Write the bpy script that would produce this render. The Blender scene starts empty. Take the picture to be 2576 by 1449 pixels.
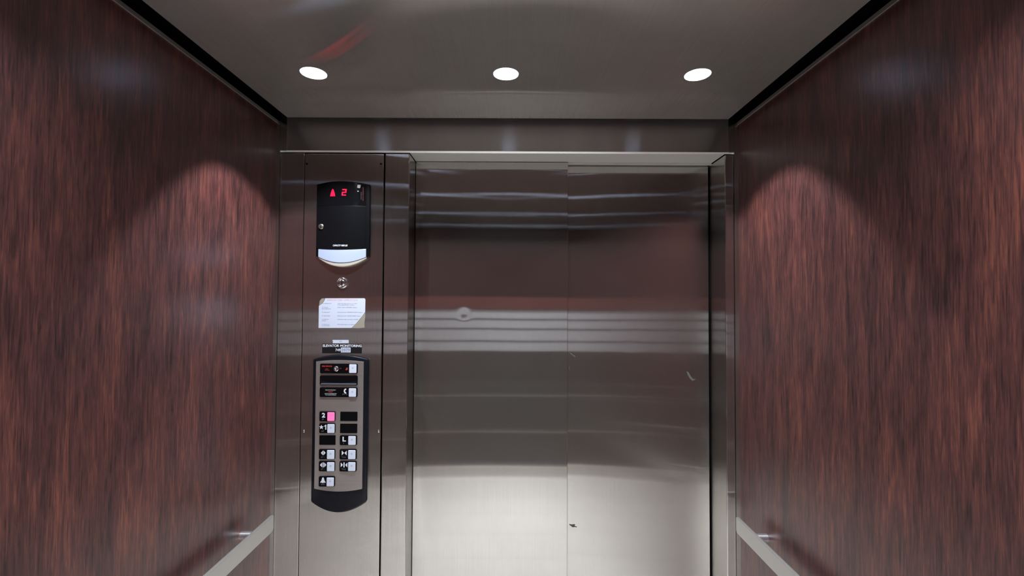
import bpy, bmesh, math, random
from mathutils import Vector, Matrix
random.seed(7)
C = bpy.context.scene.collection
PI = math.pi

# ------------------------------------------------------------ camera, world, exposure
cam_d = bpy.data.cameras.new('camera'); cam = bpy.data.objects.new('camera', cam_d); C.objects.link(cam)
cam_d.sensor_width = 36.0; cam_d.lens = 36.0 * 1174.73 / 2576
cam_d.clip_start = 0.01
pitch, yaw, roll = math.radians(1.4104), math.radians(-0.1529), math.radians(0.3010)
F = Vector((math.sin(yaw)*math.cos(pitch), math.cos(yaw)*math.cos(pitch), math.sin(pitch)))
R = Vector((math.cos(yaw), -math.sin(yaw), 0)); U = R.cross(F)
R2 = R*math.cos(roll) + U*math.sin(roll); U2 = U*math.cos(roll) - R*math.sin(roll)
M = Matrix((R2, U2, -F)).transposed().to_4x4(); M.translation = Vector((0.024, 0, 1.606))
cam.matrix_world = M
bpy.context.scene.camera = cam
world = bpy.data.worlds.new('world'); bpy.context.scene.world = world; world.use_nodes = True
world.node_tree.nodes['Background'].inputs[0].default_value = (0, 0, 0, 1)
vs = bpy.context.scene.view_settings
vs.view_transform = 'Standard'; vs.look = 'None'; vs.gamma = 1; vs.use_curve_mapping = False
vs.exposure = 0.08
cy = bpy.context.scene.cycles
cy.max_bounces = 10; cy.diffuse_bounces = 5; cy.glossy_bounces = 6
cy.sample_clamp_indirect = 4.0
cy.caustics_reflective = True
LAMP_POWER = 47.0                       # watts, each of the ceiling downlights
LAMP_COLOR = (0.86, 0.92, 1.0)

# the car, in metres: centre of the width at x = 0, front wall face at y = 1.67, floor at z = 0
XL, XR, YF, YB = -0.830, 0.829, 1.670, -0.720
ZW, ZC, ZH = 2.243, 2.245, 2.134      # top of side panels, ceiling underside, door head
YD1, YD2 = 1.775, 1.800               # faces of the two door panels

# ------------------------------------------------------------ materials
def nodes(name):
    m = bpy.data.materials.new(name); m.use_nodes = True
    nt = m.node_tree; b = nt.nodes['Principled BSDF']
    return m, nt, b
def N(nt, kind, **kw):
    n = nt.nodes.new(kind)
    for k, v in kw.items(): setattr(n, k, v)
    return n
def plain(name, col, rough=0.5, metal=0.0, spec=0.5, emit=None, es=0.0, coat=0.0):
    m, nt, b = nodes(name)
    b.inputs['Base Color'].default_value = (*col, 1); b.inputs['Roughness'].default_value = rough
    b.inputs['Metallic'].default_value = metal; b.inputs['Specular IOR Level'].default_value = spec
    b.inputs['Coat Weight'].default_value = coat
    if emit:
        b.inputs['Emission Color'].default_value = (*emit, 1); b.inputs['Emission Strength'].default_value = es
    return m
def vmath(nt, op, a=None, b=None, scale=None):
    n = N(nt, 'ShaderNodeVectorMath', operation=op)
    for i, v in enumerate((a, b)):
        if v is None: continue
        if isinstance(v, (tuple, list)): n.inputs[i].default_value = v
        else: nt.links.new(v, n.inputs[i])
    if scale is not None:
        if isinstance(scale, (int, float)): n.inputs['Scale'].default_value = scale
        else: nt.links.new(scale, n.inputs['Scale'])
    return n
def smath(nt, op, a, b=None):
    n = N(nt, 'ShaderNodeMath', operation=op)
    for i, v in enumerate((a, b)):
        if v is None: continue
        if isinstance(v, (int, float)): n.inputs[i].default_value = v
        else: nt.links.new(v, n.inputs[i])
    return n.outputs[0]
def steel(name, grain, spread=0.16, rough=0.1, col=(0.592, 0.572, 0.542), wave=0.0, wscale=(1.5, 1.5, 1.5),
          dents=(), dirt=0.12, seed=0.0, metal=0.982):
    """Brushed stainless: micro grooves along `grain` scatter the reflection across the grain;
    `wave` (metres) is the height of the sheet's own slow unevenness; dents = (x, y, z, radius, depth)."""
    m, nt, b = nodes(name); L = nt.links.new
    geo = N(nt, 'ShaderNodeNewGeometry')
    pos = geo.outputs['Position']; nrm = geo.outputs['Normal']
    # slow unevenness + dents
    if wave or dents:
        h = None
        if wave:
            mp = N(nt, 'ShaderNodeMapping'); L(pos, mp.inputs[0]); mp.inputs['Scale'].default_value = wscale
            mp.inputs['Location'].default_value = (seed, seed*1.7, seed*0.6)
            ns = N(nt, 'ShaderNodeTexNoise'); L(mp.outputs[0], ns.inputs['Vector'])
            ns.inputs['Scale'].default_value = 1.0; ns.inputs['Detail'].default_value = 0.6
            h = smath(nt, 'MULTIPLY', ns.outputs[0], wave)
        for (dx, dy, dz, r, dep) in dents:
            d = vmath(nt, 'DISTANCE', pos, (dx, dy, dz)).outputs['Value']
            g = smath(nt, 'POWER', 2.71828, smath(nt, 'MULTIPLY', smath(nt, 'POWER', smath(nt, 'DIVIDE', d, r), 2.0), -1.0))
            g = smath(nt, 'MULTIPLY', g, dep)
            h = g if h is None else smath(nt, 'ADD', h, g)
        bp = N(nt, 'ShaderNodeBump'); bp.inputs['Strength'].default_value = 1; bp.inputs['Distance'].default_value = 1
        L(h, bp.inputs['Height']); nrm = bp.outputs[0]
    # grooves
    wn = N(nt, 'ShaderNodeTexWhiteNoise', noise_dimensions='3D')
    big = vmath(nt, 'SCALE', pos, scale=913.7); L(big.outputs[0], wn.inputs['Vector'])
    sep = N(nt, 'ShaderNodeSeparateColor'); L(wn.outputs['Color'], sep.inputs[0])
    s = smath(nt, 'ADD', smath(nt, 'ADD', sep.outputs[0], sep.outputs[1]), sep.outputs[2])
    s = smath(nt, 'MULTIPLY', smath(nt, 'SUBTRACT', s, 1.5), spread*2)
    t = vmath(nt, 'NORMALIZE', vmath(nt, 'CROSS_PRODUCT', grain, geo.outputs['Normal']).outputs[0])
    off = vmath(nt, 'SCALE', t.outputs[0], scale=s)
    nn = vmath(nt, 'NORMALIZE', vmath(nt, 'ADD', nrm, off.outputs[0]).outputs[0])
    L(nn.outputs[0], b.inputs['Normal'])
    b.inputs['Metallic'].default_value = metal
    # colour: faint streaks and smudges
    mp2 = N(nt, 'ShaderNodeMapping'); L(pos, mp2.inputs[0])
    mp2.inputs['Scale'].default_value = tuple(4 if g else 320 for g in grain)
    n2 = N(nt, 'ShaderNodeTexNoise'); L(mp2.outputs[0], n2.inputs['Vector']); n2.inputs['Scale'].default_value = 1
    n2.inputs['Detail'].default_value = 3
    n3 = N(nt, 'ShaderNodeTexNoise'); L(pos, n3.inputs['Vector']); n3.inputs['Scale'].default_value = 5.0
    n3.inputs['Detail'].default_value = 6; n3.inputs['Roughness'].default_value = 0.7
    f = smath(nt, 'ADD', smath(nt, 'MULTIPLY', smath(nt, 'SUBTRACT', n2.outputs[0], 0.5), dirt*1.2),
              smath(nt, 'MULTIPLY', smath(nt, 'SUBTRACT', n3.outputs[0], 0.5), dirt*1.5))
    f = smath(nt, 'ADD', f, 1.0)
    cc = vmath(nt, 'SCALE', tuple(col), scale=f); L(cc.outputs[0], b.inputs['Base Color'])
    rr = smath(nt, 'ADD', smath(nt, 'MULTIPLY', smath(nt, 'SUBTRACT', n3.outputs[0], 0.5), rough*0.5), rough)
    L(rr, b.inputs['Roughness'])
    return m
def wood(name, seed=0.0, tone=0.74):
    m, nt, b = nodes(name); L = nt.links.new
    geo = N(nt, 'ShaderNodeNewGeometry'); pos = geo.outputs['Position']
    def noise(scale, det, ro, dist=0.0, off=0.0):
        mp = N(nt, 'ShaderNodeMapping'); L(pos, mp.inputs[0]); mp.inputs['Scale'].default_value = scale
        mp.inputs['Location'].default_value = (seed+off, seed*2.3+off, off)
        n = N(nt, 'ShaderNodeTexNoise'); L(mp.outputs[0], n.inputs['Vector']); n.inputs['Scale'].default_value = 1
        n.inputs['Detail'].default_value = det; n.inputs['Roughness'].default_value = ro; n.inputs['Distortion'].default_value = dist
        return n.outputs[0]
    pores = noise((250, 250, 20), 4, 0.62, 0.5)
    bands = noise((80, 80, 6), 4, 0.62, 1.0, 3.1)
    flame = noise((13, 13, 2.0), 3, 0.55, 1.4, 7.7)
    v = smath(nt, 'ADD', smath(nt, 'MULTIPLY', pores, 0.38), smath(nt, 'ADD', smath(nt, 'MULTIPLY', bands, 0.32), smath(nt, 'MULTIPLY', flame, 0.30)))
    cr = N(nt, 'ShaderNodeValToRGB'); L(v, cr.inputs[0])
    e = cr.color_ramp.elements
    e[0].position = 0.38; e[0].color = (0.030, 0.0120, 0.0120, 1)
    e[1].position = 0.66; e[1].color = (0.310, 0.092, 0.056, 1)
    x = e.new(0.46); x.color = (0.085, 0.029, 0.027, 1)
    x = e.new(0.54); x.color = (0.145, 0.048, 0.041, 1)
    fine = noise((420, 420, 13), 2, 0.5, 0.3, 5.5)
    mr = N(nt, 'ShaderNodeMapRange'); L(fine, mr.inputs[0]); mr.inputs[1].default_value = 0.34; mr.inputs[2].default_value = 0.47
    mr.inputs[3].default_value = 0.58; mr.inputs[4].default_value = 1.12
    tn = vmath(nt, 'SCALE', cr.outputs[0], scale=smath(nt, 'MULTIPLY', mr.outputs[0], tone)); L(tn.outputs[0], b.inputs['Base Color'])
    b.inputs['Roughness'].default_value = 0.34
    b.inputs['Specular IOR Level'].default_value = 0.95
    b.inputs['Coat Weight'].default_value = 0.25; b.inputs['Coat Roughness'].default_value = 0.30
    bp = N(nt, 'ShaderNodeBump'); bp.inputs['Strength'].default_value = 0.25; bp.inputs['Distance'].default_value = 0.0004
    L(pores, bp.inputs['Height']); L(bp.outputs[0], b.inputs['Normal'])
    return m

Z_, X_, Y_ = (0, 0, 1), (1, 0, 0), (0, 1, 0)
wood_l = wood('mahogany_laminate'); wood_r = wood('mahogany_laminate_right', 4.3); wood_b = wood('dark_laminate_rear', 9.1, 0.23); wood_s = wood('mahogany_strip', 2.1, 1.0)
low_m = plain('charcoal_taupe_laminate', (0.082, 0.077, 0.070), 0.30)
st_door1 = steel('door_steel_left', Z_, 0.115, 0.04, wave=0.0036, wscale=(1.6, 1, 0.7), seed=1.3,
                 dents=((-0.1628, YD1, 1.5519, 0.019, -0.00026),))
st_door2 = steel('door_steel_right', Z_, 0.115, 0.04, wave=0.0042, wscale=(1.5, 1, 0.7), seed=5.2,
                 dents=((0.480, YD2, 1.440, 0.03, -0.00006),))
st_return = steel('return_steel', Z_, 0.19, 0.04, wave=0.0010, wscale=(2.5, 1, 0.8), seed=2.2, dirt=0.22)
st_panel = steel('operating_panel_steel', Z_, 0.18, 0.055, wave=0.0008, wscale=(3, 1, 0.8), seed=8.8, dirt=0.24)
st_side = steel('jamb_steel', Z_, 0.16, 0.14)
st_head = steel('transom_steel', X_, 0.16, 0.10, metal=0.86)
st_soffit = plain('door_head_steel', (0.74, 0.735, 0.69), 0.45, 0.15)
st_ceil = steel('ceiling_steel', Y_, 0.10, 0.055, col=(0.50, 0.468, 0.43), metal=0.66, wave=0.006, wscale=(1.1, 1.4, 1), seed=3.4, dirt=0.16)
st_rail = plain('handrail_steel', (0.58, 0.565, 0.54), 0.36, 0.72)
post_m = plain('polished_standoff', (0.80, 0.80, 0.82), 0.22, 0.85)
st_railb = plain('handrail_steel_rear', (0.62, 0.60, 0.58), 0.34, 0.92)
st_face = steel('faceplate_steel', X_, 0.12, 0.30, col=(0.60, 0.56, 0.53), metal=0.82)
chrome = plain('polished_chrome', (0.82, 0.82, 0.84), 0.12, 1.0)
bright_m = plain('bright_rolled_edge', (0.92, 0.90, 0.85), 0.3, 0.6)
light_m = plain('light_anodised_strip', (0.78, 0.77, 0.72), 0.4, 0.25)
trimm = plain('satin_trim_metal', (0.50, 0.48, 0.44), 0.4, 0.7)
black_gloss = plain('black_gloss_plastic', (0.004, 0.004, 0.005), 0.12, spec=0.35)
black_satin = plain('black_satin_plastic', (0.004, 0.004, 0.005), 0.34, spec=0.12)
black_edge = plain('black_polished_frame', (0.008, 0.009, 0.013), 0.2, spec=0.35)
void_m = plain('dark_painted_void', (0.006, 0.006, 0.007), 0.8, spec=0.1)
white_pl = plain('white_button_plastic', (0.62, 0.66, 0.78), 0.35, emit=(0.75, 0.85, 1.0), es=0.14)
white_lens = plain('frosted_white_lens', (0.40, 0.46, 0.62), 0.45)
cream_m = plain('cream_painted_light', (0.46, 0.41, 0.34), 0.5)  # cream stands in for bounced light on the lens and a lamp reflection
white_ink = plain('white_ink', (0.85, 0.88, 0.93), 0.5)
braille_m = plain('raised_dot_plastic', (0.28, 0.29, 0.34), 0.4)
pink_lit = plain('lit_pink_button', (0.45, 0.08, 0.18), 0.4, emit=(1.0, 0.16, 0.40), es=1.0)
red_led = plain('red_led', (0.02, 0, 0), 0.4, emit=(1.0, 0.0, 0.030), es=2.8)
red_ink = plain('red_ink', (0.55, 0.045, 0.03), 0.5)
pale_red = plain('faded_red_ink', (0.75, 0.30, 0.33), 0.6)
grey_ink = plain('grey_ink', (0.16, 0.18, 0.25), 0.6)
paper = plain('white_sticker_film', (0.60, 0.64, 0.76), 0.45)
residue = plain('adhesive_residue', (0.30, 0.27, 0.215), 0.7)
black_label = plain('black_label_film', (0.008, 0.008, 0.009), 0.4)
dim_red = plain('dim_red_ink', (0.16, 0.012, 0.010), 0.6)
dim_grey = plain('dim_grey_ink', (0.06, 0.065, 0.07), 0.6)
brass = plain('pale_brass_lock', (0.62, 0.62, 0.50), 0.3, 1.0)
dark_hole = plain('dark_slot', (0.002, 0.002, 0.002), 0.9, spec=0.0)
reflector = plain('white_lamp_reflector', (0.44, 0.49, 0.57), 0.35)
band_m = plain('light_grey_laminate', (0.46, 0.455, 0.47), 0.4)
groove_m = plain('dark_groove', (0.07, 0.06, 0.09), 0.6)
lamp_m = plain('lamp_glass', (0.8, 0.8, 0.8), 0.3, emit=LAMP_COLOR, es=75.0)
def floor_mat():
    m, nt, b = nodes('beige_vinyl_tile'); L = nt.links.new
    geo = N(nt, 'ShaderNodeNewGeometry')
    n = N(nt, 'ShaderNodeTexNoise'); L(geo.outputs['Position'], n.inputs['Vector']); n.inputs['Scale'].default_value = 60
    n.inputs['Detail'].default_value = 5
    cr = N(nt, 'ShaderNodeValToRGB'); L(n.outputs[0], cr.inputs[0])
    cr.color_ramp.elements[0].color = (0.62, 0.585, 0.54, 1); cr.color_ramp.elements[1].color = (0.82, 0.78, 0.73, 1)
    br = N(nt, 'ShaderNodeTexBrick'); L(geo.outputs['Position'], br.inputs['Vector'])
    br.offset = 0; br.inputs['Scale'].default_value = 1; br.inputs['Brick Width'].default_value = 0.3048; br.inputs['Row Height'].default_value = 0.3048
    br.inputs['Mortar Size'].default_value = 0.0015; br.inputs['Mortar'].default_value = (0.25, 0.23, 0.2, 1)
    L(cr.outputs[0], br.inputs['Color1']); L(cr.outputs[0], br.inputs['Color2'])
    L(br.outputs[0], b.inputs['Base Color']); b.inputs['Roughness'].default_value = 0.35
    return m
floor_m = floor_mat()

# ------------------------------------------------------------ mesh helpers
def obj(name, bm, mat, parent=None, smooth=False, bevel=0.0, seg=2):
    bmesh.ops.recalc_face_normals(bm, faces=bm.faces[:])
    me = bpy.data.meshes.new(name); bm.to_mesh(me); bm.free()
    if smooth:
        for p in me.polygons: p.use_smooth = True
    o = bpy.data.objects.new(name, me); C.objects.link(o)
    if mat: me.materials.append(mat)
    if parent:
        o.parent = parent; o.location = -parent.location if parent.type == 'EMPTY' else (0, 0, 0)
    if bevel:
        b = o.modifiers.new('bevel', 'BEVEL'); b.width = bevel; b.segments = seg; b.limit_method = 'ANGLE'; b.angle_limit = math.radians(35)
        b.harden_normals = False
    return o
def add_box(bm, x0, x1, y0, y1, z0, z1):
    v = [bm.verts.new(p) for p in ((x0,y0,z0),(x1,y0,z0),(x1,y1,z0),(x0,y1,z0),(x0,y0,z1),(x1,y0,z1),(x1,y1,z1),(x0,y1,z1))]
    for f in ((0,3,2,1),(4,5,6,7),(0,1,5,4),(1,2,6,5),(2,3,7,6),(3,0,4,7)): bm.faces.new([v[i] for i in f])
def box(*a):
    bm = bmesh.new(); add_box(bm, *a); return bm
def add_poly(bm, pts, y0, y1):
    """extrude an outline of (x, z) points from y0 (front) back to y1"""
    a = [bm.verts.new((x, y0, z)) for x, z in pts]; b = [bm.verts.new((x, y1, z)) for x, z in pts]
    bm.faces.new(a); bm.faces.new(b[::-1]); n = len(pts)
    for i in range(n): bm.faces.new((a[i], b[i], b[(i+1) % n], a[(i+1) % n]))
def poly(pts, y0, y1):
    bm = bmesh.new(); add_poly(bm, pts, y0, y1); return bm
def column(pts, z0, z1):
    bm = bmesh.new(); a = [bm.verts.new((x, y, z0)) for x, y in pts]; b = [bm.verts.new((x, y, z1)) for x, y in pts]
    bm.faces.new(a); bm.faces.new(b[::-1]); n = len(pts)
    for i in range(n): bm.faces.new((a[i], b[i], b[(i+1) % n], a[(i+1) % n]))
    return bm
def circ(x, z, r, n=24, rz=None):
    return [(x + r*math.cos(2*PI*i/n), z + (rz or r)*math.sin(2*PI*i/n)) for i in range(n)]
def rrect(x0, x1, z0, z1, r, n=5):
    out = []
    for cx, cz, a0 in ((x1-r, z1-r, 0), (x0+r, z1-r, PI/2), (x0+r, z0+r, PI), (x1-r, z0+r, 1.5*PI)):
        for i in range(n+1):
            a = a0 + PI/2*i/n; out.append((cx + r*math.cos(a), cz + r*math.sin(a)))
    return out
def arc(u):                       # 0 at the two ends, 1 in the middle
    return 1 - (2*u-1)**2
def shell(x0, x1, top, bot, yb, yf, n=28):
    """solid whose top and bottom edges and whose front face may curve: top(u), bot(u), yf(u)"""
    bm = bmesh.new(); rows = []
    for i in range(n+1):
        u = i/n; x = x0 + (x1-x0)*u
        rows.append([bm.verts.new(p) for p in ((x, yf(u), bot(u)), (x, yf(u), top(u)), (x, yb, top(u)), (x, yb, bot(u)))])
    for a, b in zip(rows, rows[1:]):
        for j in range(4): bm.faces.new((a[j], b[j], b[(j+1) % 4], a[(j+1) % 4]))
    bm.faces.new(rows[0]); bm.faces.new(rows[-1][::-1])
    return bm
def rod(p0, p1, r, n=24):  # round bar
    p0, p1 = Vector(p0), Vector(p1); d = p1 - p0
    bm = bmesh.new(); bmesh.ops.create_cone(bm, cap_ends=True, segments=n, radius1=r, radius2=r, depth=d.length)
    bmesh.ops.transform(bm, verts=bm.verts[:], matrix=Matrix.Translation((p0+p1)/2) @ d.to_track_quat('Z', 'Y').to_matrix().to_4x4())
    return bm
def lathe(prof, loc, axis='y', n=32):
    """prof = (radius, along) pairs turned about the axis through loc"""
    bm = bmesh.new(); rings = []
    for r, h in prof:
        if r < 1e-6: rings.append([bm.verts.new((0, 0, h))])
        else: rings.append([bm.verts.new((r*math.cos(2*PI*i/n), r*math.sin(2*PI*i/n), h)) for i in range(n)])
    for a, b in zip(rings, rings[1:]):
        for i in range(n):
            j = (i+1) % n
            if len(a) == 1 and len(b) == 1: continue
            if len(a) == 1: bm.faces.new((a[0], b[i], b[j]))
            elif len(b) == 1: bm.faces.new((a[i], b[0], a[j]))
            else: bm.faces.new((a[i], b[i], b[j], a[j]))
    rot = Matrix.Rotation(PI/2, 4, 'X') if axis == 'y' else Matrix.Identity(4)   # +h points to -y (into the car)
    bmesh.ops.transform(bm, verts=bm.verts[:], matrix=Matrix.Translation(loc) @ rot)
    return bm
def text_bm(bm, s, xc, zc, y, width=None, height=0.006, align='CENTER', shear=0.0, rot=0.0, bold=0.0, size=None):
    """add flat lettering facing into the car to bm; fitted to `width` when given"""
    cu = bpy.data.curves.new('lettering', 'FONT'); cu.body = s; cu.size = 1; cu.align_x = 'CENTER'; cu.shear = shear
    cu.offset = bold; cu.extrude = 0.0; cu.resolution_u = 3
    o = bpy.data.objects.new('lettering', cu); C.objects.link(o)
    dg = bpy.context.evaluated_depsgraph_get(); me = bpy.data.meshes.new_from_object(o.evaluated_get(dg))
    bpy.data.objects.remove(o); bpy.data.curves.remove(cu)
    xs = [v.co.x for v in me.vertices]; zs = [v.co.y for v in me.vertices]
    if not xs: return
    x0, x1, z0, z1 = min(xs), max(xs), min(zs), max(zs)
    if size: z0 = 0.0; z1 = 0.70; height = size*0.70
    sz = height/(z1-z0); sx = (width/(x1-x0)) if width else sz
    vs_ = []
    for v in me.vertices:
        lx = (v.co.x - (x0+x1)/2)*sx; lz = (v.co.y - (z0+z1)/2)*sz
        if align == 'LEFT': lx += (x1-x0)/2*sx
        if rot:
            c_, s_ = math.cos(rot), math.sin(rot); lx, lz = lx*c_ - lz*s_, lx*s_ + lz*c_
        vs_.append(bm.verts.new((xc+lx, y, zc+lz)))
    for p in me.polygons:
        try: bm.faces.new([vs_[i] for i in p.vertices])
        except ValueError: pass
    bpy.data.meshes.remove(me)
def text(name, s, xc, zc, y, mat, parent, **kw):
    bm = bmesh.new(); text_bm(bm, s, xc, zc, y, **kw)
    return flat(name, bm, mat, parent)
def flat(name, bm, mat, parent):
    me = bpy.data.meshes.new(name); bm.to_mesh(me); bm.free(); me.materials.append(mat)
    o = bpy.data.objects.new(name, me); C.objects.link(o)
    if parent: o.parent = parent; o.location = -parent.location if parent.type == 'EMPTY' else (0, 0, 0)
    return o
def thing(name, label, cat, loc=(0,0,0), group=None):
    o = bpy.data.objects.new(name, None); C.objects.link(o); o.location = loc; o.empty_display_size = 0.05
    o['label'] = label; o['category'] = cat
    if group: o['group'] = group
    return o
def tag(o, label, cat, group=None):
    o['label'] = label; o['category'] = cat
    if group: o['group'] = group
    return o
def struct(name, bm, mat, label, parent=None, **kw):
    o = obj(name, bm, mat, parent, **kw)
    if not parent: o['kind'] = 'structure'; o['label'] = label; o['category'] = name.split('_')[0]
    elif label: o['label'] = label
    return o

# ------------------------------------------------------------ the car shell
struct('floor', box(XL-0.06, XR+0.06, YB-0.06, YD2+0.06, -0.03, 0), floor_m, 'beige speckled tile floor of the elevator car')
struct('wall_left', box(XL-0.019, XL, YB, YF, 0.10, ZW-0.006), wood_l, 'dark red mahogany laminate wall left of the doors')
struct('wall_right', box(XR, XR+0.019, YB, YF, 0.10, ZW-0.006), wood_r, 'dark red mahogany laminate wall right of the doors')
wr = struct('wall_rear', box(XL, XR, YB-0.02, YB, 0.10, ZW), wood_b, 'mahogany laminate wall at the back of the car')
struct('reflection_band', box(XL, XR, YB, YB+0.006, 1.137, 1.508), band_m, 'light grey band, unseen, added for the door reflections', wr)  # unseen band and grooves, added to give the doors their striped reflection
for z in (1.424, 1.337, 1.226): struct('groove', box(XL, XR, YB+0.006, YB+0.008, z-0.006, z+0.006), groove_m, None, wr)
struct('wood_strip', box(XL, XR, YB, YB+0.014, 1.512, 1.624), wood_s, None, wr)  # unseen strip added for the pinkish line reflected in the doors
struct('reflection_panel', box(XL, XR, YB, YB+0.003, 0.10, 1.133), low_m, 'dark taupe panel, unseen, added for the door reflections', wr)  # unseen panel added to darken what the doors reflect below the band
for z in (0.735, 0.41): struct('steel_seam', box(XL, XR, YB, YB+0.004, z-0.004, z+0.004), trimm, 'thin steel seam', wr)
struct('baseboard_left', box(XL-0.019, XL+0.004, YB, YF, 0, 0.10), st_rail, 'brushed steel base strip under the left wall')
struct('baseboard_right', box(XR-0.004, XR+0.019, YB, YF, 0, 0.10), st_rail, 'brushed steel base strip under the right wall')
br = struct('baseboard_rear', box(XL, XR, YB-0.02, YB+0.006, 0, 0.10), st_railb, 'brushed steel base strip under the rear wall')
for z in (0.005, 0.100): struct('rolled_edge', rod((XL, YB+0.006, z), (XR, YB+0.006, z), 0.0045), bright_m, 'polished rolled edge', br, smooth=True)
# steel cap strip along the top of each wood panel
struct('trim_1', box(XL-0.019, XL+0.003, YB, YF-0.002, ZW-0.006, ZW+0.004), trimm, 'thin metal cap strip along the top of the left wood wall')
struct('trim_2', box(XR-0.003, XR+0.019, YB, YF-0.002, ZW-0.006, ZW+0.004), trimm, 'thin metal cap strip along the top of the right wood wall')
# dark space above the hung ceiling
bm = bmesh.new()
add_box(bm, XL-0.035, XL-0.0195, YB-0.02, YD2, ZW-0.02, 2.46); add_box(bm, XR+0.0195, XR+0.035, YB-0.02, YD2, ZW-0.02, 2.46)
add_box(bm, XL-0.035, XR+0.035, YB-0.035, YB-0.0205, ZW, 2.46); add_box(bm, XL-0.035, XR+0.035, YF+0.02, YF+0.035, 2.30, 2.46)
add_box(bm, XL-0.035, XR+0.035, YB-0.035, YD2, 2.46, 2.475)
struct('wall_top', bm, void_m, 'black space between the walls and the hung ceiling')
# corner posts of the front wall
struct('trim_3', box(XL-0.01, -0.8185, YF-0.004, YF+0.02, 0, ZW+0.004), st_side, 'narrow steel corner strip between left wood wall and front')
struct('trim_4', box(0.8150, XR+0.01, YF-0.004, YF+0.02, 0, ZW+0.004), st_side, 'narrow steel corner strip between right wood wall and front')
struct('trim_5', box(-0.8180, -0.7950, YF-0.003, YF+0.02, ZH+0.003, 2.30), st_side, 'short steel filler left of the transom')
struct('trim_6', box(0.7962, 0.8145, YF-0.003, YF+0.02, ZH+0.003, 2.30), st_side, 'short steel filler right of the transom')
# front wall: transom, returns, strike column, jambs
wf = struct('wall_front', box(-0.7950, 0.7962, YF, YF+0.02, ZH+0.003, 2.31), st_head, 'brushed steel transom above the doors and panels', bevel=0.001)
bm = bmesh.new()      # rolled lower edge, sloping back and down
a = [bm.verts.new((-0.8180, y, z)) for y, z in ((YF-0.0032, ZH+0.0052), (YF-0.0032, ZH+0.0044), (YF+0.0025, ZH-0.0008), (YF+0.006, ZH+0.0052))]
b = [bm.verts.new((0.8145, v.co.y, v.co.z)) for v in a]
bm.faces.new(a); bm.faces.new(b[::-1])
for k in range(4): bm.faces.new((a[k], b[k], b[(k+1) % 4], a[(k+1) % 4]))
struct('transom_lip', bm, bright_m, 'bright folded lower edge', wf)
struct('wall_front_return', box(-0.8180, -0.7310, YF, YF+0.012, 0, ZH-0.004), st_return, 'narrow steel return panel left of the operating panel', bevel=0.0015)
struct('wall_front_backing', box(-0.80, -0.36, YF+0.022, YF+0.03, 0, ZH-0.004), void_m, 'dark backing behind the steel returns')
bm = column([(-0.4402, YF), (-0.3520, YF), (-0.3520, YD2+0.03), (-0.3640, YD2+0.03), (-0.3640, YF+0.012), (-0.4402, YF+0.012)], 0, ZH-0.004)
struct('wall_front_column', bm, st_return, 'steel column and jamb left of the doors', bevel=0.003, seg=3)
bm = column([(0.7830, YF), (0.8145, YF), (0.8145, YF+0.012), (0.7950, YF+0.012), (0.7950, YD2+0.03), (0.7830, YD2+0.03)], 0, ZH-0.004)
struct('wall_front_jamb', bm, st_return, 'steel jamb and narrow return right of the doors', bevel=0.003, seg=3)
struct('trim_7', box(-0.3520, 0.7830, YF+0.006, YD2+0.04, ZH-0.0005, ZH+0.0025), st_soffit, 'steel underside of the door head')
struct('trim_8', box(0.2311, 0.7830, YD1+0.006, YD1+0.014, 2.1259, ZH-0.001), light_m, 'light steel lip above the right door panel')
struct('trim_9', box(-0.3520, 0.7830, YF, YD2+0.04, -0.002, 0.004), trimm, 'metal door sill')
struct('wall_hoistway', box(-0.37, 0.80, YD2+0.045, YD2+0.05, 0, ZH), void_m, 'dark hoistway behind the door gaps')
# doors
d1 = struct('door_1', box(-0.3505, 0.2311, YD1, YD1+0.022, 0.006, ZH-0.003), st_door1, 'left brushed steel sliding door panel, nearer one', bevel=0.0012)
d2 = struct('door_2', box(0.2180, 0.7765, YD2, YD2+0.022, 0.006, ZH-0.003), st_door2, 'right brushed steel sliding door panel, set deeper', bevel=0.0012)
# worn patch of tape glue and small scuffs on the doors
def blot(name, parent, pts, y, mat):
    return obj(name, poly(pts, y-0.0004, y+0.0002), mat, parent)
dark_tape = plain('dark_tape_residue', (0.10, 0.10, 0.075), 0.8)
scuff_m = plain('pale_scuff', (0.13, 0.125, 0.115), 0.6)
cx, cz = 0.2555, 0.7471
blot('tape_residue', d2, [(cx-.014, cz+.006), (cx-.004, cz+.004), (cx+.006, cz+.0055), (cx+.009, cz+.003), (cx+.0065, cz-.002), (cx+.014, cz-.003), (cx+.016, cz-.007), (cx+.008, cz-.0055), (cx-.002, cz-.0065), (cx-.006, cz-.002), (cx-.012, cz+.001)], YD2, dark_tape)
cx, cz = 0.7099, 1.3147
blot('scuff', d2, [(cx-.020, cz+.020), (cx-.012, cz+.016), (cx-.003, cz+.000), (cx+.006, cz-.010), (cx+.016, cz-.009), (cx+.004, cz-.017), (cx-.006, cz-.010), (cx-.014, cz+.004)], YD2, scuff_m)
cx, cz = 0.2526, 1.3957
blot('scuff', d2, [(cx-.010, cz+.008), (cx+.012, cz-.007), (cx+.010, cz-.009), (cx-.008, cz+.004)], YD2, scuff_m)
cx, cz = 0.2405, 1.3439
blot('scuff', d2, [(cx-.001, cz+.010), (cx+.0015, cz+.002), (cx+.001, cz-.011), (cx-.001, cz-.002)], YD2, scuff_m)

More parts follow.
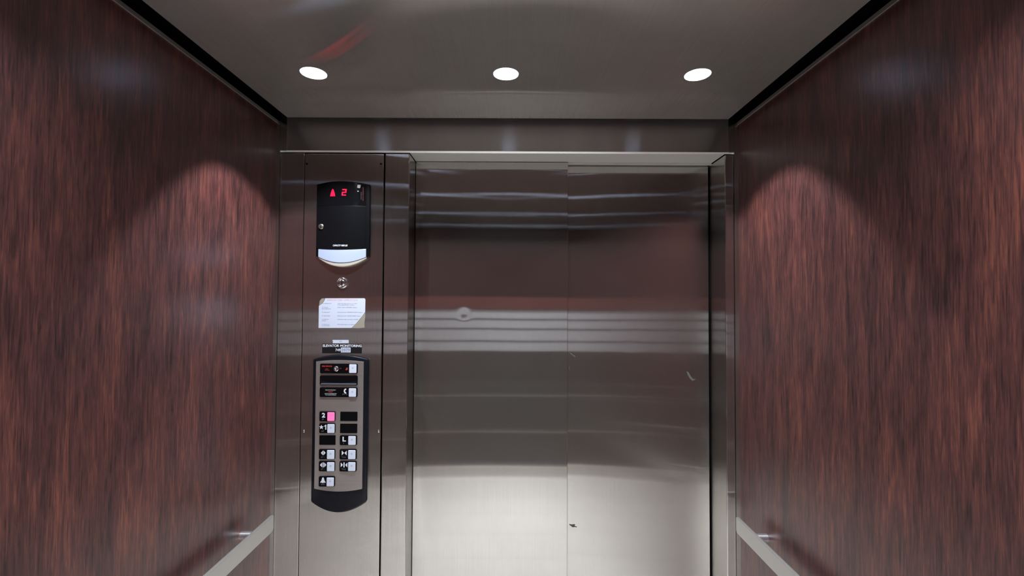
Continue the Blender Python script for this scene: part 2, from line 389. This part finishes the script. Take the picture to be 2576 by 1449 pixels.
# ------------------------------------------------------------ hung ceiling with round lamp holes
LX = (-0.5462, 0.0001, 0.5433); LY = (1.309, 0.72, 0.08, -0.49); LR = 0.0377
CX0, CX1, CY0, CY1, CT = -0.777, 0.779, -0.665, 1.632, 0.012
def ceiling_bm():
    bm = bmesh.new(); h = 0.06; K = 32
    xs = [CX0]; ys = [CY0]
    for x in LX: xs += [x-h, x+h]
    for y in sorted(LY): ys += [y-h, y+h]
    xs.append(CX1); ys.append(CY1)
    cache = {}
    def V(x, y, z):
        k = (round(x, 5), round(y, 5), round(z, 5))
        if k not in cache: cache[k] = bm.verts.new((x, y, z))
        return cache[k]
    for i in range(len(xs)-1):
        for j in range(len(ys)-1):
            x0, x1, y0, y1 = xs[i], xs[i+1], ys[j], ys[j+1]
            hole = (i % 2 == 1 and j % 2 == 1)
            for z in (ZC, ZC+CT):
                if not hole: bm.faces.new((V(x0,y0,z), V(x1,y0,z), V(x1,y1,z), V(x0,y1,z)))
                else:
                    cx, cy_ = (x0+x1)/2, (y0+y1)/2
                    for k in range(K):
                        q = []
                        for a in (2*PI*k/K, 2*PI*(k+1)/K):
                            c_, s_ = math.cos(a), math.sin(a); mm = h/max(abs(c_), abs(s_))
                            q.append(((cx+LR*c_, cy_+LR*s_), (cx+mm*c_, cy_+mm*s_)))
                        bm.faces.new((V(*q[0][0], z), V(*q[0][1], z), V(*q[1][1], z), V(*q[1][0], z)))
            if hole:
                for k in range(K):
                    a, b = 2*PI*k/K, 2*PI*(k+1)/K
                    p = (cx+LR*math.cos(a), cy_+LR*math.sin(a)); r = (cx+LR*math.cos(b), cy_+LR*math.sin(b))
                    bm.faces.new((V(*p, ZC), V(*r, ZC), V(*r, ZC+CT), V(*p, ZC+CT)))
    for i in range(len(xs)-1):
        for y in (CY0, CY1): bm.faces.new((V(xs[i],y,ZC), V(xs[i+1],y,ZC), V(xs[i+1],y,ZC+CT), V(xs[i],y,ZC+CT)))
    for j in range(len(ys)-1):
        for x in (CX0, CX1): bm.faces.new((V(x,ys[j],ZC), V(x,ys[j+1],ZC), V(x,ys[j+1],ZC+CT), V(x,ys[j],ZC+CT)))
    return bm
struct('ceiling', ceiling_bm(), st_ceil, 'brushed steel hung ceiling panel with round lamp holes')

def downlight(x, y, label, watts=1.0, tilt=0.0, cone=93, blend=0.3, n=5.0, b=0.1, depth=0.0285):
    t = thing('downlight', label, 'ceiling light', (x, y, ZC), 'round recessed downlights in the ceiling')
    # reflector cup above the hole, open downward
    prof = [(LR-0.0015, 0.0), (LR-0.0008, 0.001), (LR-0.001, 0.014), (LR+0.004, 0.020), (LR+0.004, 0.050), (LR-0.006, 0.066), (LR-0.018, 0.075), (0, 0.077)]
    cup = obj('reflector_cup', lathe(prof, (x, y, ZC), 'z'), reflector, t, smooth=True)
    # small capsule lamp hanging in the cup
    prof = [(0, 0.034), (0.0045, 0.0355), (0.006, 0.040), (0.006, 0.056), (0.009, 0.060), (0.009, 0.0768)]
    obj('bulb', lathe(prof, (x, y, ZC), 'z', 16), lamp_m, t, smooth=True)
    obj('bulb_clip', box(x-0.0008, x+0.0008, y+LR-0.006, y+LR-0.0045, ZC+0.020, ZC+0.066), trimm, t)
    l = bpy.data.lights.new('downlight_lamp', 'SPOT'); l.energy = LAMP_POWER*watts; l.spot_size = math.radians(cone); l.spot_blend = blend; l.color = LAMP_COLOR; l.shadow_soft_size = 0.0055
    # reflector lamp: intensity falls off with the angle from straight down, as a lamp's beam does
    l.use_nodes = True; nt = l.node_tree; em = nt.nodes['Emission']
    tc = N(nt, 'ShaderNodeTexCoord'); sp = N(nt, 'ShaderNodeSeparateXYZ'); nt.links.new(tc.outputs['Normal'], sp.inputs[0])
    v = smath(nt, 'POWER', smath(nt, 'ABSOLUTE', sp.outputs[2]), n)
    nt.links.new(smath(nt, 'ADD', smath(nt, 'MULTIPLY', v, 1-b), b), em.inputs['Strength'])
    lo = bpy.data.objects.new('downlight_lamp', l); C.objects.link(lo); lo.parent = t; lo.location = (0, 0, depth); lo.rotation_euler = (math.radians(tilt), 0, 0)
rows = ('front row nearest the doors', 'second row from the doors', 'third row from the doors', 'last row by the rear wall')
cols = ('above the operating panel side', 'in the middle', 'on the right wall side')
for j, y in enumerate(LY):
    for i, x in enumerate(LX):
        downlight(x, y, ('round white recessed downlight, %s, %s' % (rows[j], ('left one', 'middle one', 'right one')[i])),
                  **(dict(watts=1.3 if i != 1 else 0.8, tilt=9, cone=94, blend=0.22, n=4.0, b=0.15) if j == 0 else dict(watts=1.4, tilt=-8, cone=122, blend=0.5, n=9.0, b=0.07, depth=0.018)))

# ------------------------------------------------------------ handrails
def rail_bar(p_end, axis, a0, a1, off0, off1, z0, z1, r=0.012):
    """flat bar from a0 to a1 with rounded lower corners at the a1 end"""
    pts = [(a0, z0)]
    for i in range(6): 
        t = -PI/2 + PI/2*i/5; pts.append((a1-r + r*math.cos(t), z0+r + r*math.sin(t)))
    r2 = 0.006
    for i in range(6):
        t = PI/2*i/5; pts.append((a1-r2 + r2*math.cos(t), z1-r2 + r2*math.sin(t)))
    pts.append((a0, z1))
    bm = bmesh.new()
    a = [bm.verts.new((off0, p, z) if axis == 'y' else (p, off0, z)) for p, z in pts]
    b = [bm.verts.new((off1, p, z) if axis == 'y' else (p, off1, z)) for p, z in pts]
    bm.faces.new(a); bm.faces.new(b[::-1]); n = len(pts)
    for i in range(n): bm.faces.new((a[i], b[i], b[(i+1) % n], a[(i+1) % n]))
    return bm
def handrail(side):
    z0, z1 = 0.8300, 0.8830
    if side == 'left':  xi, xo, xw, ye, ys = -0.7720, -0.7815, XL, 1.578, 1.490; lab = 'flat brushed steel handrail on the left wood wall'
    else:               xi, xo, xw, ye, ys = 0.7740, 0.7835, XR, 1.586, 1.497; lab = 'flat brushed steel handrail on the right wood wall'
    t = thing('handrail', lab, 'handrail', (xw, ys, 0.8565), 'handrails on the side walls')
    obj('bar', rail_bar(None, 'y', -0.66, ye, xi, xo, z0, z1), st_rail, t, bevel=0.0022, seg=3)
    s = 1 if side == 'left' else -1
    for y in (ys, 0.80, 0.10, -0.55):
        obj('standoff', lathe([(0, 0), (0.0135, 0), (0.0135, abs(xo-xw)), (0, abs(xo-xw))], (0, 0, 0), 'z', 28), post_m, t, smooth=True)
        o = C.objects[-1]; o.location = (0, y-ys, 0.0); o.rotation_euler = (0, s*PI/2, 0)
        m = o.modifiers.new('edge', 'EDGE_SPLIT'); m.split_angle = math.radians(40)
handrail('left'); handrail('right')

# ------------------------------------------------------------ operating panel (swing front of the return)
PX0, PX1 = -0.7290, -0.4442
op = thing('operating_panel', 'tall brushed steel operating panel left of the doors, with black seams', 'panel', ((PX0+PX1)/2, YF, 0))
obj('steel_front', box(PX0, PX1, YF-0.001, YF+0.014, 0.02, ZH-0.006), st_panel, op, bevel=0.0015)
for x, z in ((-0.7180, 1.1343), (-0.4528, 1.1359)):
    s = obj('screw', lathe([(0.0, 0.0026), (0.003, 0.0022), (0.0045, 0.001), (0.0048, 0.0)], (x, YF-0.001, z), 'y', 20), chrome, op, smooth=True)
    obj('slot', box(x-0.0005, x+0.0005, YF-0.0040, YF-0.0030, z-0.0035, z+0.0035), dark_hole, s)
for x, z in ((-0.7221, 2.0906), (-0.4549, 2.0919)):
    obj('screw_hole', lathe([(0, 0.0004), (0.0032, 0.0004), (0.0034, 0)], (x, YF-0.001, z), 'y', 16), dark_hole, op)
YP = YF - 0.001                                    # face the fittings sit on

# ---- position indicator
ix0, ix1 = -0.6810, -0.4897
fx1 = -0.5022
zt_s, zt_m, zb_s, zb_m = 2.0140, 2.0252, 1.7560, 1.7351
pi_ = thing('position_indicator', 'black floor position indicator with red arrow and digit, high on the operating panel', 'indicator', ((ix0+ix1)/2, YP, zb_s))
u_ = lambda x: (x-ix0)/(ix1-ix0)
obj('housing', shell(ix0, ix1, lambda u: zt_s+(zt_m-zt_s)*arc(u), lambda u: zb_s+(zb_m-zb_s)*arc(u)*0.2, YP+0.0002, lambda u: YP-0.009-0.004*arc(u)), black_satin, pi_, bevel=0.002)
sag = lambda u: YP-0.0105-0.0115*arc(u)
gx0, gx1 = ix0+0.0015, fx1
ztop = lambda u: zt_s-0.002+(zt_m-zt_s)*arc(u)
zsplit = 1.9367
zcap = 1.7797; zcs = 1.7843
obj('display_window', shell(gx0, gx1, ztop, lambda u: zsplit, YP-0.008, sag), black_gloss, pi_, smooth=False, bevel=0.0008)
obj('lower_cover', shell(gx0, gx1, lambda u: zsplit-0.0006, lambda u: zcs+(zcap-zcs)*arc(u), YP-0.008, sag), black_satin, pi_, bevel=0.0008)
lx0, lx1 = -0.6716, -0.5007
lzs, lzm = 1.7541, 1.7326
rzs, rzm = 1.7485, 1.7185
lens = obj('lamp_lens', shell(lx0, lx1, lambda u: zcs-0.0006+(zcap-zcs)*arc(u), lambda u: lzs+(lzm-lzs)*arc(u), YP-0.002, lambda u: YP-0.011-0.010*arc(u)), white_lens, pi_, bevel=0.0015, seg=2)
lens['label'] = 'white frosted lens'
o = obj('lens_edge', shell(lx0+0.001, lx1+0.001, lambda u: lzs+(lzm-lzs)*arc(u)+0.004, lambda u: rzs+(rzm-rzs)*arc(u), YP-0.002, lambda u: YP-0.009-0.010*arc(u)), cream_m, pi_, bevel=0.0025); o['label'] = 'lower edge of the lens with painted warm bounce light'  # cream colour paints the warm light bounced onto the lens underside
yl = lambda x: sag((x-gx0)/(gx1-gx0)) - 0.0006
def rel(pts, cx, cz): return [(cx+a, cz+b) for a, b in pts]
cx, cz = -0.6186, 1.9817
o = obj('arrow_display', poly(rel([(-.0088,-.0125), (.0088,-.0125), (.0068,-.002), (.003,.0095), (.0012,.0125), (-.0012,.0125), (-.003,.0095), (-.0068,-.002)], cx, cz), yl(cx)-0.0004, yl(cx)+0.001), red_led, pi_); o['label'] = 'lit red up arrow'
cx, cz = -0.5779, 1.9831
w_, h_, tt = .0076, .0115, .0036
bm = bmesh.new(); y0 = yl(cx)
for a in ((-w_, w_, h_-tt, h_), (w_-tt, w_, 0, h_-tt), (-w_, w_, -tt/2, tt/2), (-w_, -w_+tt, -h_+tt, -tt/2), (-w_, w_, -h_, -h_+tt)):
    add_box(bm, cx+a[0], cx+a[1], y0-0.0004, y0+0.001, cz+a[2], cz+a[3])
for v in bm.verts: v.co.x += (v.co.z-cz)*0.12
o = obj('digit_display', bm, red_led, pi_); o['label'] = 'lit red digit 2'
x, z = -0.6601, 1.8616
k = obj('key_lock', lathe([(0, 0.004), (0.0075, 0.004), (0.0095, 0.003), (0.0098, -0.004)], (x, yl(x), z), 'y', 28), brass, pi_, smooth=True); k['label'] = 'pale round cam lock'
obj('keyhole', box(x-0.0010, x+0.0010, yl(x)-0.0046, yl(x)-0.0036, z-0.0055, z+0.0035), dark_hole, k)
cx, cz = -0.5886, 1.7939
text('capacity_lettering', 'CAPACITY 4000 LBS', cx, cz, yl(cx)-0.0004, white_ink, pi_, width=0.052, height=0.0062, shear=0.3, bold=0.01)
# lamp reflection painted as cream patch and dot, and vertical lettering, at the window's upper right
cx, cz = -0.5131, 1.9798
def strokes(name, cx, cz, n, w, step, mat):
    bm = bmesh.new()
    for k in range(n):
        z = cz + (k-(n-1)/2)*step; ww = w*random.uniform(0.6, 1.0)
        add_box(bm, cx-ww/2, cx+ww/2, yl(cx)-0.0010, yl(cx)-0.0003, z-step*0.3, z+step*random.uniform(0.05, 0.3))
    return obj(name, bm, mat, pi_)
o = strokes('side_lettering', cx, cz, 16, 0.0042, 0.0031, dim_red); o['label'] = 'tiny red vertical lettering'
o = strokes('side_lettering', cx-0.0062, cz-0.007, 9, 0.0028, 0.0031, dim_grey); o['label'] = 'tiny grey vertical lettering'
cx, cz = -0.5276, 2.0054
o = obj('lamp_glint', poly(rel([(-.0052, .0062), (.0062, .0058), (.0050, -.001), (.0052, -.0040), (.0010, -.0062), (-.0020, -.0052), (-.0062, -.0040), (-.0052, 0)], cx, cz), yl(cx)-0.0007, yl(cx)+0.001), cream_m, pi_); o['label'] = 'painted cream reflection of a lamp'
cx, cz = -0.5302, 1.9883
obj('lamp_glint_dot', poly(circ(cx, cz, 0.0028, 12, 0.0018), yl(cx)-0.0007, yl(cx)+0.001), cream_m, pi_)

# ---- key switch under the indicator
x, z = -0.5878, 1.6624
ks = thing('key_switch', 'chrome ring key switch between the indicator and the instruction sticker', 'switch', (x, YP, z))
r_ = obj('ring', lathe([(0.0200, 0), (0.0200, 0.003), (0.0185, 0.0065), (0.0165, 0.0075), (0.0148, 0.006), (0.0145, 0.002)], (x, YP, z), 'y', 36), chrome, ks, smooth=True)
c_ = obj('cylinder', lathe([(0.0147, 0.001), (0.0120, 0.0025), (0.0090, 0.0050), (0.0075, 0.0055), (0.0, 0.0055)], (x, YP, z), 'y', 36), chrome, ks, smooth=True)
obj('keyway', box(x-0.0012, x+0.0012, YP-0.0062, YP-0.0052, z-0.0065, z+0.003), dark_hole, c_)

# ---- firefighters' sticker
st = thing('instruction_sticker', "white firefighters' operation sticker with two torn corners, below the key switch", 'sticker', (-0.5876, YP, 1.5537))
sp = [(-0.6481, 1.6069), (-0.5095, 1.6077), (-0.5059, 1.6060), (-0.5044, 1.6017), (-0.5048, 1.5584), (-0.5171, 1.5413), (-0.5353, 1.5186), (-0.5528, 1.5015), (-0.6704, 1.5008), (-0.6705, 1.5795), (-0.6578, 1.5888), (-0.6508, 1.5988)]
obj('film', poly(sp, YP-0.0006, YP+0.0001), paper, st)
obj('glue_patch', poly([(-0.6679, 1.5973), (-0.6609, 1.6059), (-0.6495, 1.6069), (-0.6523, 1.5988), (-0.6592, 1.5888), (-0.6698, 1.5810)], YP-0.0003, YP+0.0001), residue, st)
obj('glue_patch', poly([(-0.5514, 1.5015), (-0.5339, 1.5186), (-0.5157, 1.5414), (-0.5045, 1.5570), (-0.5047, 1.5372), (-0.5069, 1.5201), (-0.5060, 1.5032), (-0.5258, 1.5009)], YP-0.0003, YP+0.0001), residue, st)
yy = YP-0.0008
hx, hz = -0.5869, 1.6010
text('heading', "FIREFIGHTERS' OPERATION", hx, hz, yy, pale_red, st, width=0.109, height=0.0060)
def ln(px_, pz_, s, w): text('instruction_line', s, px_, pz_, yy, grey_ink, st, width=w, size=0.0045, align='LEFT')
XA, XB = -0.6594, -0.6032
for z, s, w in ((1.5887, 'To operate Car', .034), (1.5747, 'To cancel', .021), (1.5695, 'floor selection', .032), (1.5573, 'To close door', .030),
                (1.5443, 'To open door', .030), (1.5317, 'To hold car', .025), (1.5267, 'at floor', .016), (1.5140, 'To return car', .028), (1.5092, 'to recall floor', .029)):
    ln(XA, z, s, w)
for z, s, w in ((1.5887, 'Insert fire key and turn to "ON"', .070), (1.5837, 'Press desired floor button', .060), (1.5747, 'Press "CALL CANCEL" button', .069),
                (1.5573, 'Press and hold "DOOR CLOSE" button', .088), (1.5443, 'Press and hold "DOOR OPEN" button', .084), (1.5317, 'With doors open, turn key to "HOLD', .074), (1.5140, 'With doors open, turn key to', .061)):
    ln(XB, z, s, w)

# ---- small white label, monitoring label
lx, lz = -0.5905, 1.4532
wl = thing('small_label', 'small white label with faint print, just above the black monitoring label', 'label', (lx, YP, lz))
obj('film', poly([(-0.6189, 1.4584), (-0.5622, 1.4587), (-0.5620, 1.4470), (-0.6195, 1.4466), (-0.6174, 1.4509), (-0.6203, 1.4551)], YP-0.0005, YP+0.0001), paper, wl)
text('print', 'ON', lx, lz, YP-0.0007, grey_ink, wl, width=0.0085, height=0.004)
mx, mz = -0.5858, 1.4277
ml = thing('monitoring_label', 'black label reading ELEVATOR MONITORING in white, above the button panel', 'label', (mx, YP, mz))
obj('film', box(-0.6564, -0.5146, YP-0.0006, YP+0.0001, 1.4108, 1.4443), black_label, ml)
ex, ez = -0.5846, 1.4379
text('lettering', 'ELEVATOR MONITORING', ex, ez, YP-0.0008, white_ink, ml, width=0.1385, height=0.0088, bold=0.02)
nx, nz = -0.5997, 1.4227
text('lettering', '749', nx, nz, YP-0.0008, white_ink, ml, width=0.0185, height=0.0096, bold=0.015)
g = obj('number_tag', box(-0.5892, -0.5546, YP-0.0012, YP-0.0005, 1.4139, 1.4316), paper, ml); g['label'] = 'white taped number tag'
nx, nz = -0.5719, 1.4229
text('tag_digits', '3979', nx, nz, YP-0.0014, grey_ink, ml, width=0.029, height=0.0110)

# ------------------------------------------------------------ button panel
bx0, bx1 = -0.6843, -0.4880
t_s, t_m, b_s, b_m = 1.3914, 1.4068, 0.8915, 0.8555
bp_ = thing('button_panel', 'long black framed elevator button panel with steel face, low on the operating panel', 'button panel', ((bx0+bx1)/2, YP, b_m))
FR = YP-0.016
fr = obj('frame', shell(bx0, bx1, lambda u: t_s+(t_m-t_s)*arc(u), lambda u: b_s+(b_m-b_s)*arc(u), YP+0.0002, lambda u: FR+0.004-0.004*arc(u), 36), black_edge, bp_, bevel=0.0055, seg=3)
fx0_, fx1_ = -0.6704, -0.5025
FF = FR-0.0015
obj('steel_face', shell(fx0_, fx1_, lambda u: 1.3833+(1.3889-1.3833)*arc(u), lambda u: 0.9397+(0.9300-0.9397)*arc(u), FR+0.004, lambda u: FF), st_face, bp_, bevel=0.0006)
YB_ = FF
def module(name, x0, x1, z0, z1, r=0.0045, d=0.0035, mat=black_satin):
    return obj(name, poly(rrect(x0, x1, z0, z1, r), YB_-d, YB_+0.001), mat, bp_, bevel=0.001)
def braille(bm, x, z, cells, y, s=0.00125):
    """cells = dot numbers per cell"""
    for i, dots in enumerate(cells):
        for d in dots:
            cx = x + i*s*3.4 + (s*1.35 if d > 3 else 0); cz = z - ((d-1) % 3)*s*1.35
            add_poly(bm, circ(cx, cz, s*0.52, 8), y-0.0005, y+0.0002)
def cap(parent, x0, x1, z0, z1, mat, lab=None):
    c = obj('button', poly(rrect(x0, x1, z0, z1, 0.0025), YB_-0.0062, YB_-0.003), mat, parent, bevel=0.0012)
    if lab: c['label'] = lab
    dm = obj('dimple', lathe([(0, 0.0001), (0.0028, 0.0001), (0.0045, -0.0002)], ((x0+x1)/2, YB_-0.0062, (z0+z1)/2+0.003), 'y', 20), plain('dimple_plastic', (0.55, 0.58, 0.68), 0.4), parent) if mat is white_pl else None
    return c
YT = YB_-0.0037
def glyph(name, parent, polys, cx, cz, s):
    bm = bmesh.new()
    for pts in polys: add_poly(bm, [(cx+a*s, cz+b*s) for a, b in pts], YT-0.0003, YT+0.0004)
    return obj(name, bm, white_ink, parent)
S2 = 0.0105
tri_l = lambda x0, x1: [(x1, 1), (x0, 0), (x1, -1)]
star = [(math.cos(PI/2+PI*i/5)*(1 if i % 2 == 0 else .42), math.sin(PI/2+PI*i/5)*(1 if i % 2 == 0 else .42)) for i in range(10)]
GL = {
 'open': [[(-.12, 1), (-1, 0), (-.12, -1)], [(.12, 1), (1, 0), (.12, -1)]],
 'close': [[(-1.05, 1), (-.08, 0), (-1.05, -1)], [(1.05, 1), (.08, 0), (1.05, -1)]],
 'hold_open': [[(-.5, 1), (-1.35, 0), (-.5, -1)], [(.5, 1), (1.35, 0), (.5, -1)], [(-.22, 1.05), (-.22, -1.05), (.22, -1.05), (.22, 1.05)]],
 'hold_close': [[(-1.4, 1), (-.5, 0), (-1.4, -1)], [(1.4, 1), (.5, 0), (1.4, -1)], [(-.25, 1.05), (-.25, -1.05), (.25, -1.05), (.25, 1.05)]],
 'bell': [[(0, 1.05), (-.22, .9), (-.42, .45), (-.5, 0), (-.66, -.35), (-.98, -.72), (-.98, -.92), (-.3, -.92), (-.12, -1.08), (.12, -1.08), (.3, -.92), (.98, -.92), (.98, -.72), (.66, -.35), (.5, 0), (.42, .45), (.22, .9)]],
}
BR = {'2': ((3,4,5,6), (1,2)), '1': ((3,4,5), (3,4,5,6), (1,)), 'L': ((1,2,3), ), 'o': ((1,3,5), (1,2,4), (5,)), 'c': ((1,4), (1,2,3), (1,3,5), (2,3,4)), 'b': ((1,), (1,2,3), (1,2,3,5), (1,3,4))}
def button(kind, x0, x1, z0, z1, cx0, cx1, cz0, cz1, gx, gz, mat=white_pl, lab=None):
    m_ = module('call_button', x0, x1, z0, z1)
    if lab: m_['label'] = lab
    cap(m_, cx0, cx1, cz0, cz1, mat, 'lit pink button' if mat is pink_lit else 'white push button')
    if kind in GL: glyph('symbol', m_, GL[kind], gx, gz+0.002, S2*(0.78 if kind != 'bell' else 0.9))
    elif kind == '*1':
        glyph('symbol', m_, [star], gx-0.0068, gz+0.001, 0.0085)
        glyph('numeral', m_, [[(-.12, 1), (.30, 1), (.30, -1), (-.14, -1), (-.14, .38), (-.55, .22), (-.55, .58), (-.25, .72)]], gx+0.0080, gz+0.001, 0.0084)
    else: text('numeral', kind, gx, gz+0.001, YT, white_ink, m_, height=0.0165, width=0.012, bold=0.04)
    bm = bmesh.new(); cells = BR[{'2': '2', '*1': '1', 'L': 'L', 'open': 'o', 'hold_open': 'o', 'close': 'c', 'hold_close': 'c', 'bell': 'b'}[kind]]
    braille(bm, gx-len(cells)*0.0021, gz-0.0112, cells, YT)
    obj('braille', bm, braille_m, m_)
button('2', -0.6547, -0.5983, 1.1748, 1.2095, -0.6256, -0.6004, 1.1769, 1.2074, -0.6397, 1.1955, pink_lit, 'lit floor button marked 2')
button('*1', -0.6546, -0.5977, 1.1334, 1.1677, -0.6250, -0.5998, 1.1352, 1.1658, -0.6397, 1.1538, lab='floor button marked with a star and 1')
button('L', -0.5817, -0.5212, 1.0922, 1.1266, -0.5510, -0.5251, 1.0940, 1.1245, -0.5657, 1.1127, lab='floor button marked L')
button('open', -0.6544, -0.5971, 1.0428, 1.0780, -0.6250, -0.5992, 1.0445, 1.0756, -0.6386, 1.0633, lab='door open button')
button('close', -0.5817, -0.5217, 1.0428, 1.0783, -0.5510, -0.5251, 1.0448, 1.0757, -0.5650, 1.0635, lab='door close button')
button('hold_open', -0.6540, -0.5969, 1.0009, 1.0361, -0.6244, -0.5986, 1.0023, 1.0334, -0.6384, 1.0215, lab='door hold button with a bar between open arrows')
button('hold_close', -0.5817, -0.5214, 1.0009, 1.0367, -0.5504, -0.5249, 1.0034, 1.0340, -0.5651, 1.0220, lab='button with a bar between closing arrows')
button('bell', -0.6536, -0.5964, 0.9481, 0.9835, -0.6247, -0.5995, 0.9501, 0.9802, -0.6382, 0.9690, lab='alarm bell button')
for a in ((-0.5819, -0.5213, 1.1758, 1.2085), (-0.5819, -0.5215, 1.1335, 1.1668), (-0.6544, -0.5971, 1.0923, 1.1255)):
    m_ = module('blank_cover', *a, r=0.002, d=0.0015); m_['label'] = 'plain black blank cover'
# fire service row
fm = module('fire_service_module', -0.6548, -0.5224, 1.3423, 1.3768)
cap(fm, -0.5513, -0.5257, 1.3447, 1.3751, white_pl, 'white push button')
x, z = -0.5962, 1.3591
k = obj('key_lock', lathe([(0, 0.003), (0.0026, 0.003), (0.0032, 0.006), (0.0070, 0.0068), (0.0092, 0.005), (0.0098, 0.002), (0.0098, -0.001)], (x, YT, z), 'y', 28), chrome, fm, smooth=True); k['label'] = 'round chrome key lock'
cx, cz = -0.6298, 1.3679; text('red_lettering', 'FIRE SERVICE', cx, cz, YT-0.0003, red_ink, fm, width=0.035, height=0.0052, bold=0.02)
cx, cz = -0.6304, 1.3582; text('red_lettering', 'OFF', cx, cz, YT-0.0003, red_ink, fm, width=0.011, height=0.0030)
cx, cz = -0.6293, 1.3540; text('red_lettering', 'ON HOLD', cx, cz, YT-0.0003, red_ink, fm, width=0.017, height=0.0030)
cx, cz = -0.5818, 1.3601; text('red_lettering', 'ON', cx, cz, YT-0.0003, red_ink, fm, width=0.006, height=0.0026)
cx, cz = -0.5611, 1.3586
# little fire hat sign
glyph('symbol', fm, [[(-1, -.5), (-.35, -.3), (-.2, .5), (.3, 1), (.8, .7), (.8, -.4), (.2, -.9)]], cx, cz, 0.0052).data.materials[0] = red_ink
# card slot row
cs = module('card_slot', -0.6551, -0.5219, 1.3006, 1.3352, mat=black_gloss); cs['label'] = 'black recessed slot with a silvery lower lip'
sx0, sx1, sz0, sz1 = -0.6520, -0.5251, 1.3034, 1.3085
obj('slot_lip', poly([(sx0, sz0), (sx1, sz0), (sx1+0.0003, sz1), (sx0+0.003, sz1)], YB_-0.0065, YB_-0.003), plain('slot_lip_plastic', (0.25, 0.27, 0.33), 0.25, 0.6), cs, bevel=0.0008)
n = 16; pts = [(sx0+0.001+(sx1-sx0-0.002)*i/n, sz1+0.0095-0.0090*arc(i/n)) for i in range(n+1)]
obj('slot_shelf', poly([(sx0+0.001, sz1)] + pts + [(sx1-0.001, sz1)], YB_-0.0042, YB_-0.003), black_edge, cs)
# emergency phone row
em = module('emergency_phone_module', -0.6549, -0.5218, 1.2596, 1.2931)
cap(em, -0.5515, -0.5260, 1.2615, 1.2911, white_pl, 'white push button')
obj('notice_plate', poly(rrect(-0.6471, -0.5841, 1.2628, 1.2909, 0.002), YT-0.0001, YT+0.0005), black_gloss, em, bevel=0.0003)
cx, cz = -0.6160, 1.2847; text('notice_lettering', 'PUSH FOR EMERGENCY', cx, cz, YT-0.0005, white_ink, em, width=0.037, height=0.0030)
cx, cz = -0.6155, 1.2722; text('notice_lettering', 'UNIT IS CONNECTED', cx, cz, YT-0.0005, white_ink, em, width=0.042, height=0.0029)
cx, cz = -0.6157, 1.2674; text('notice_lettering', 'TO MONITORING', cx, cz, YT-0.0005, white_ink, em, width=0.038, height=0.0029)
cx, cz = -0.6159, 1.2784
text('red_lettering', 'HELP', cx, cz, YT-0.0005, red_ink, em, width=0.016, height=0.0038, bold=0.02)
cx, cz = -0.5652, 1.2812
pts = [(.55, 1.0), (.0, 1.05), (-.45, .55), (-.55, 0), (-.45, -.55), (.0, -1.05), (.55, -1.0), (.5, -.55), (.15, -.45), (.0, 0), (.15, .45), (.5, .55)]
glyph('symbol', em, [pts], cx, cz, 0.0082)
bm = bmesh.new(); braille(bm, cx-0.0078, cz-0.0098, ((1,2,3,4), (1,2,5), (4,), (1,3,5)), YT); obj('braille', bm, braille_m, em)
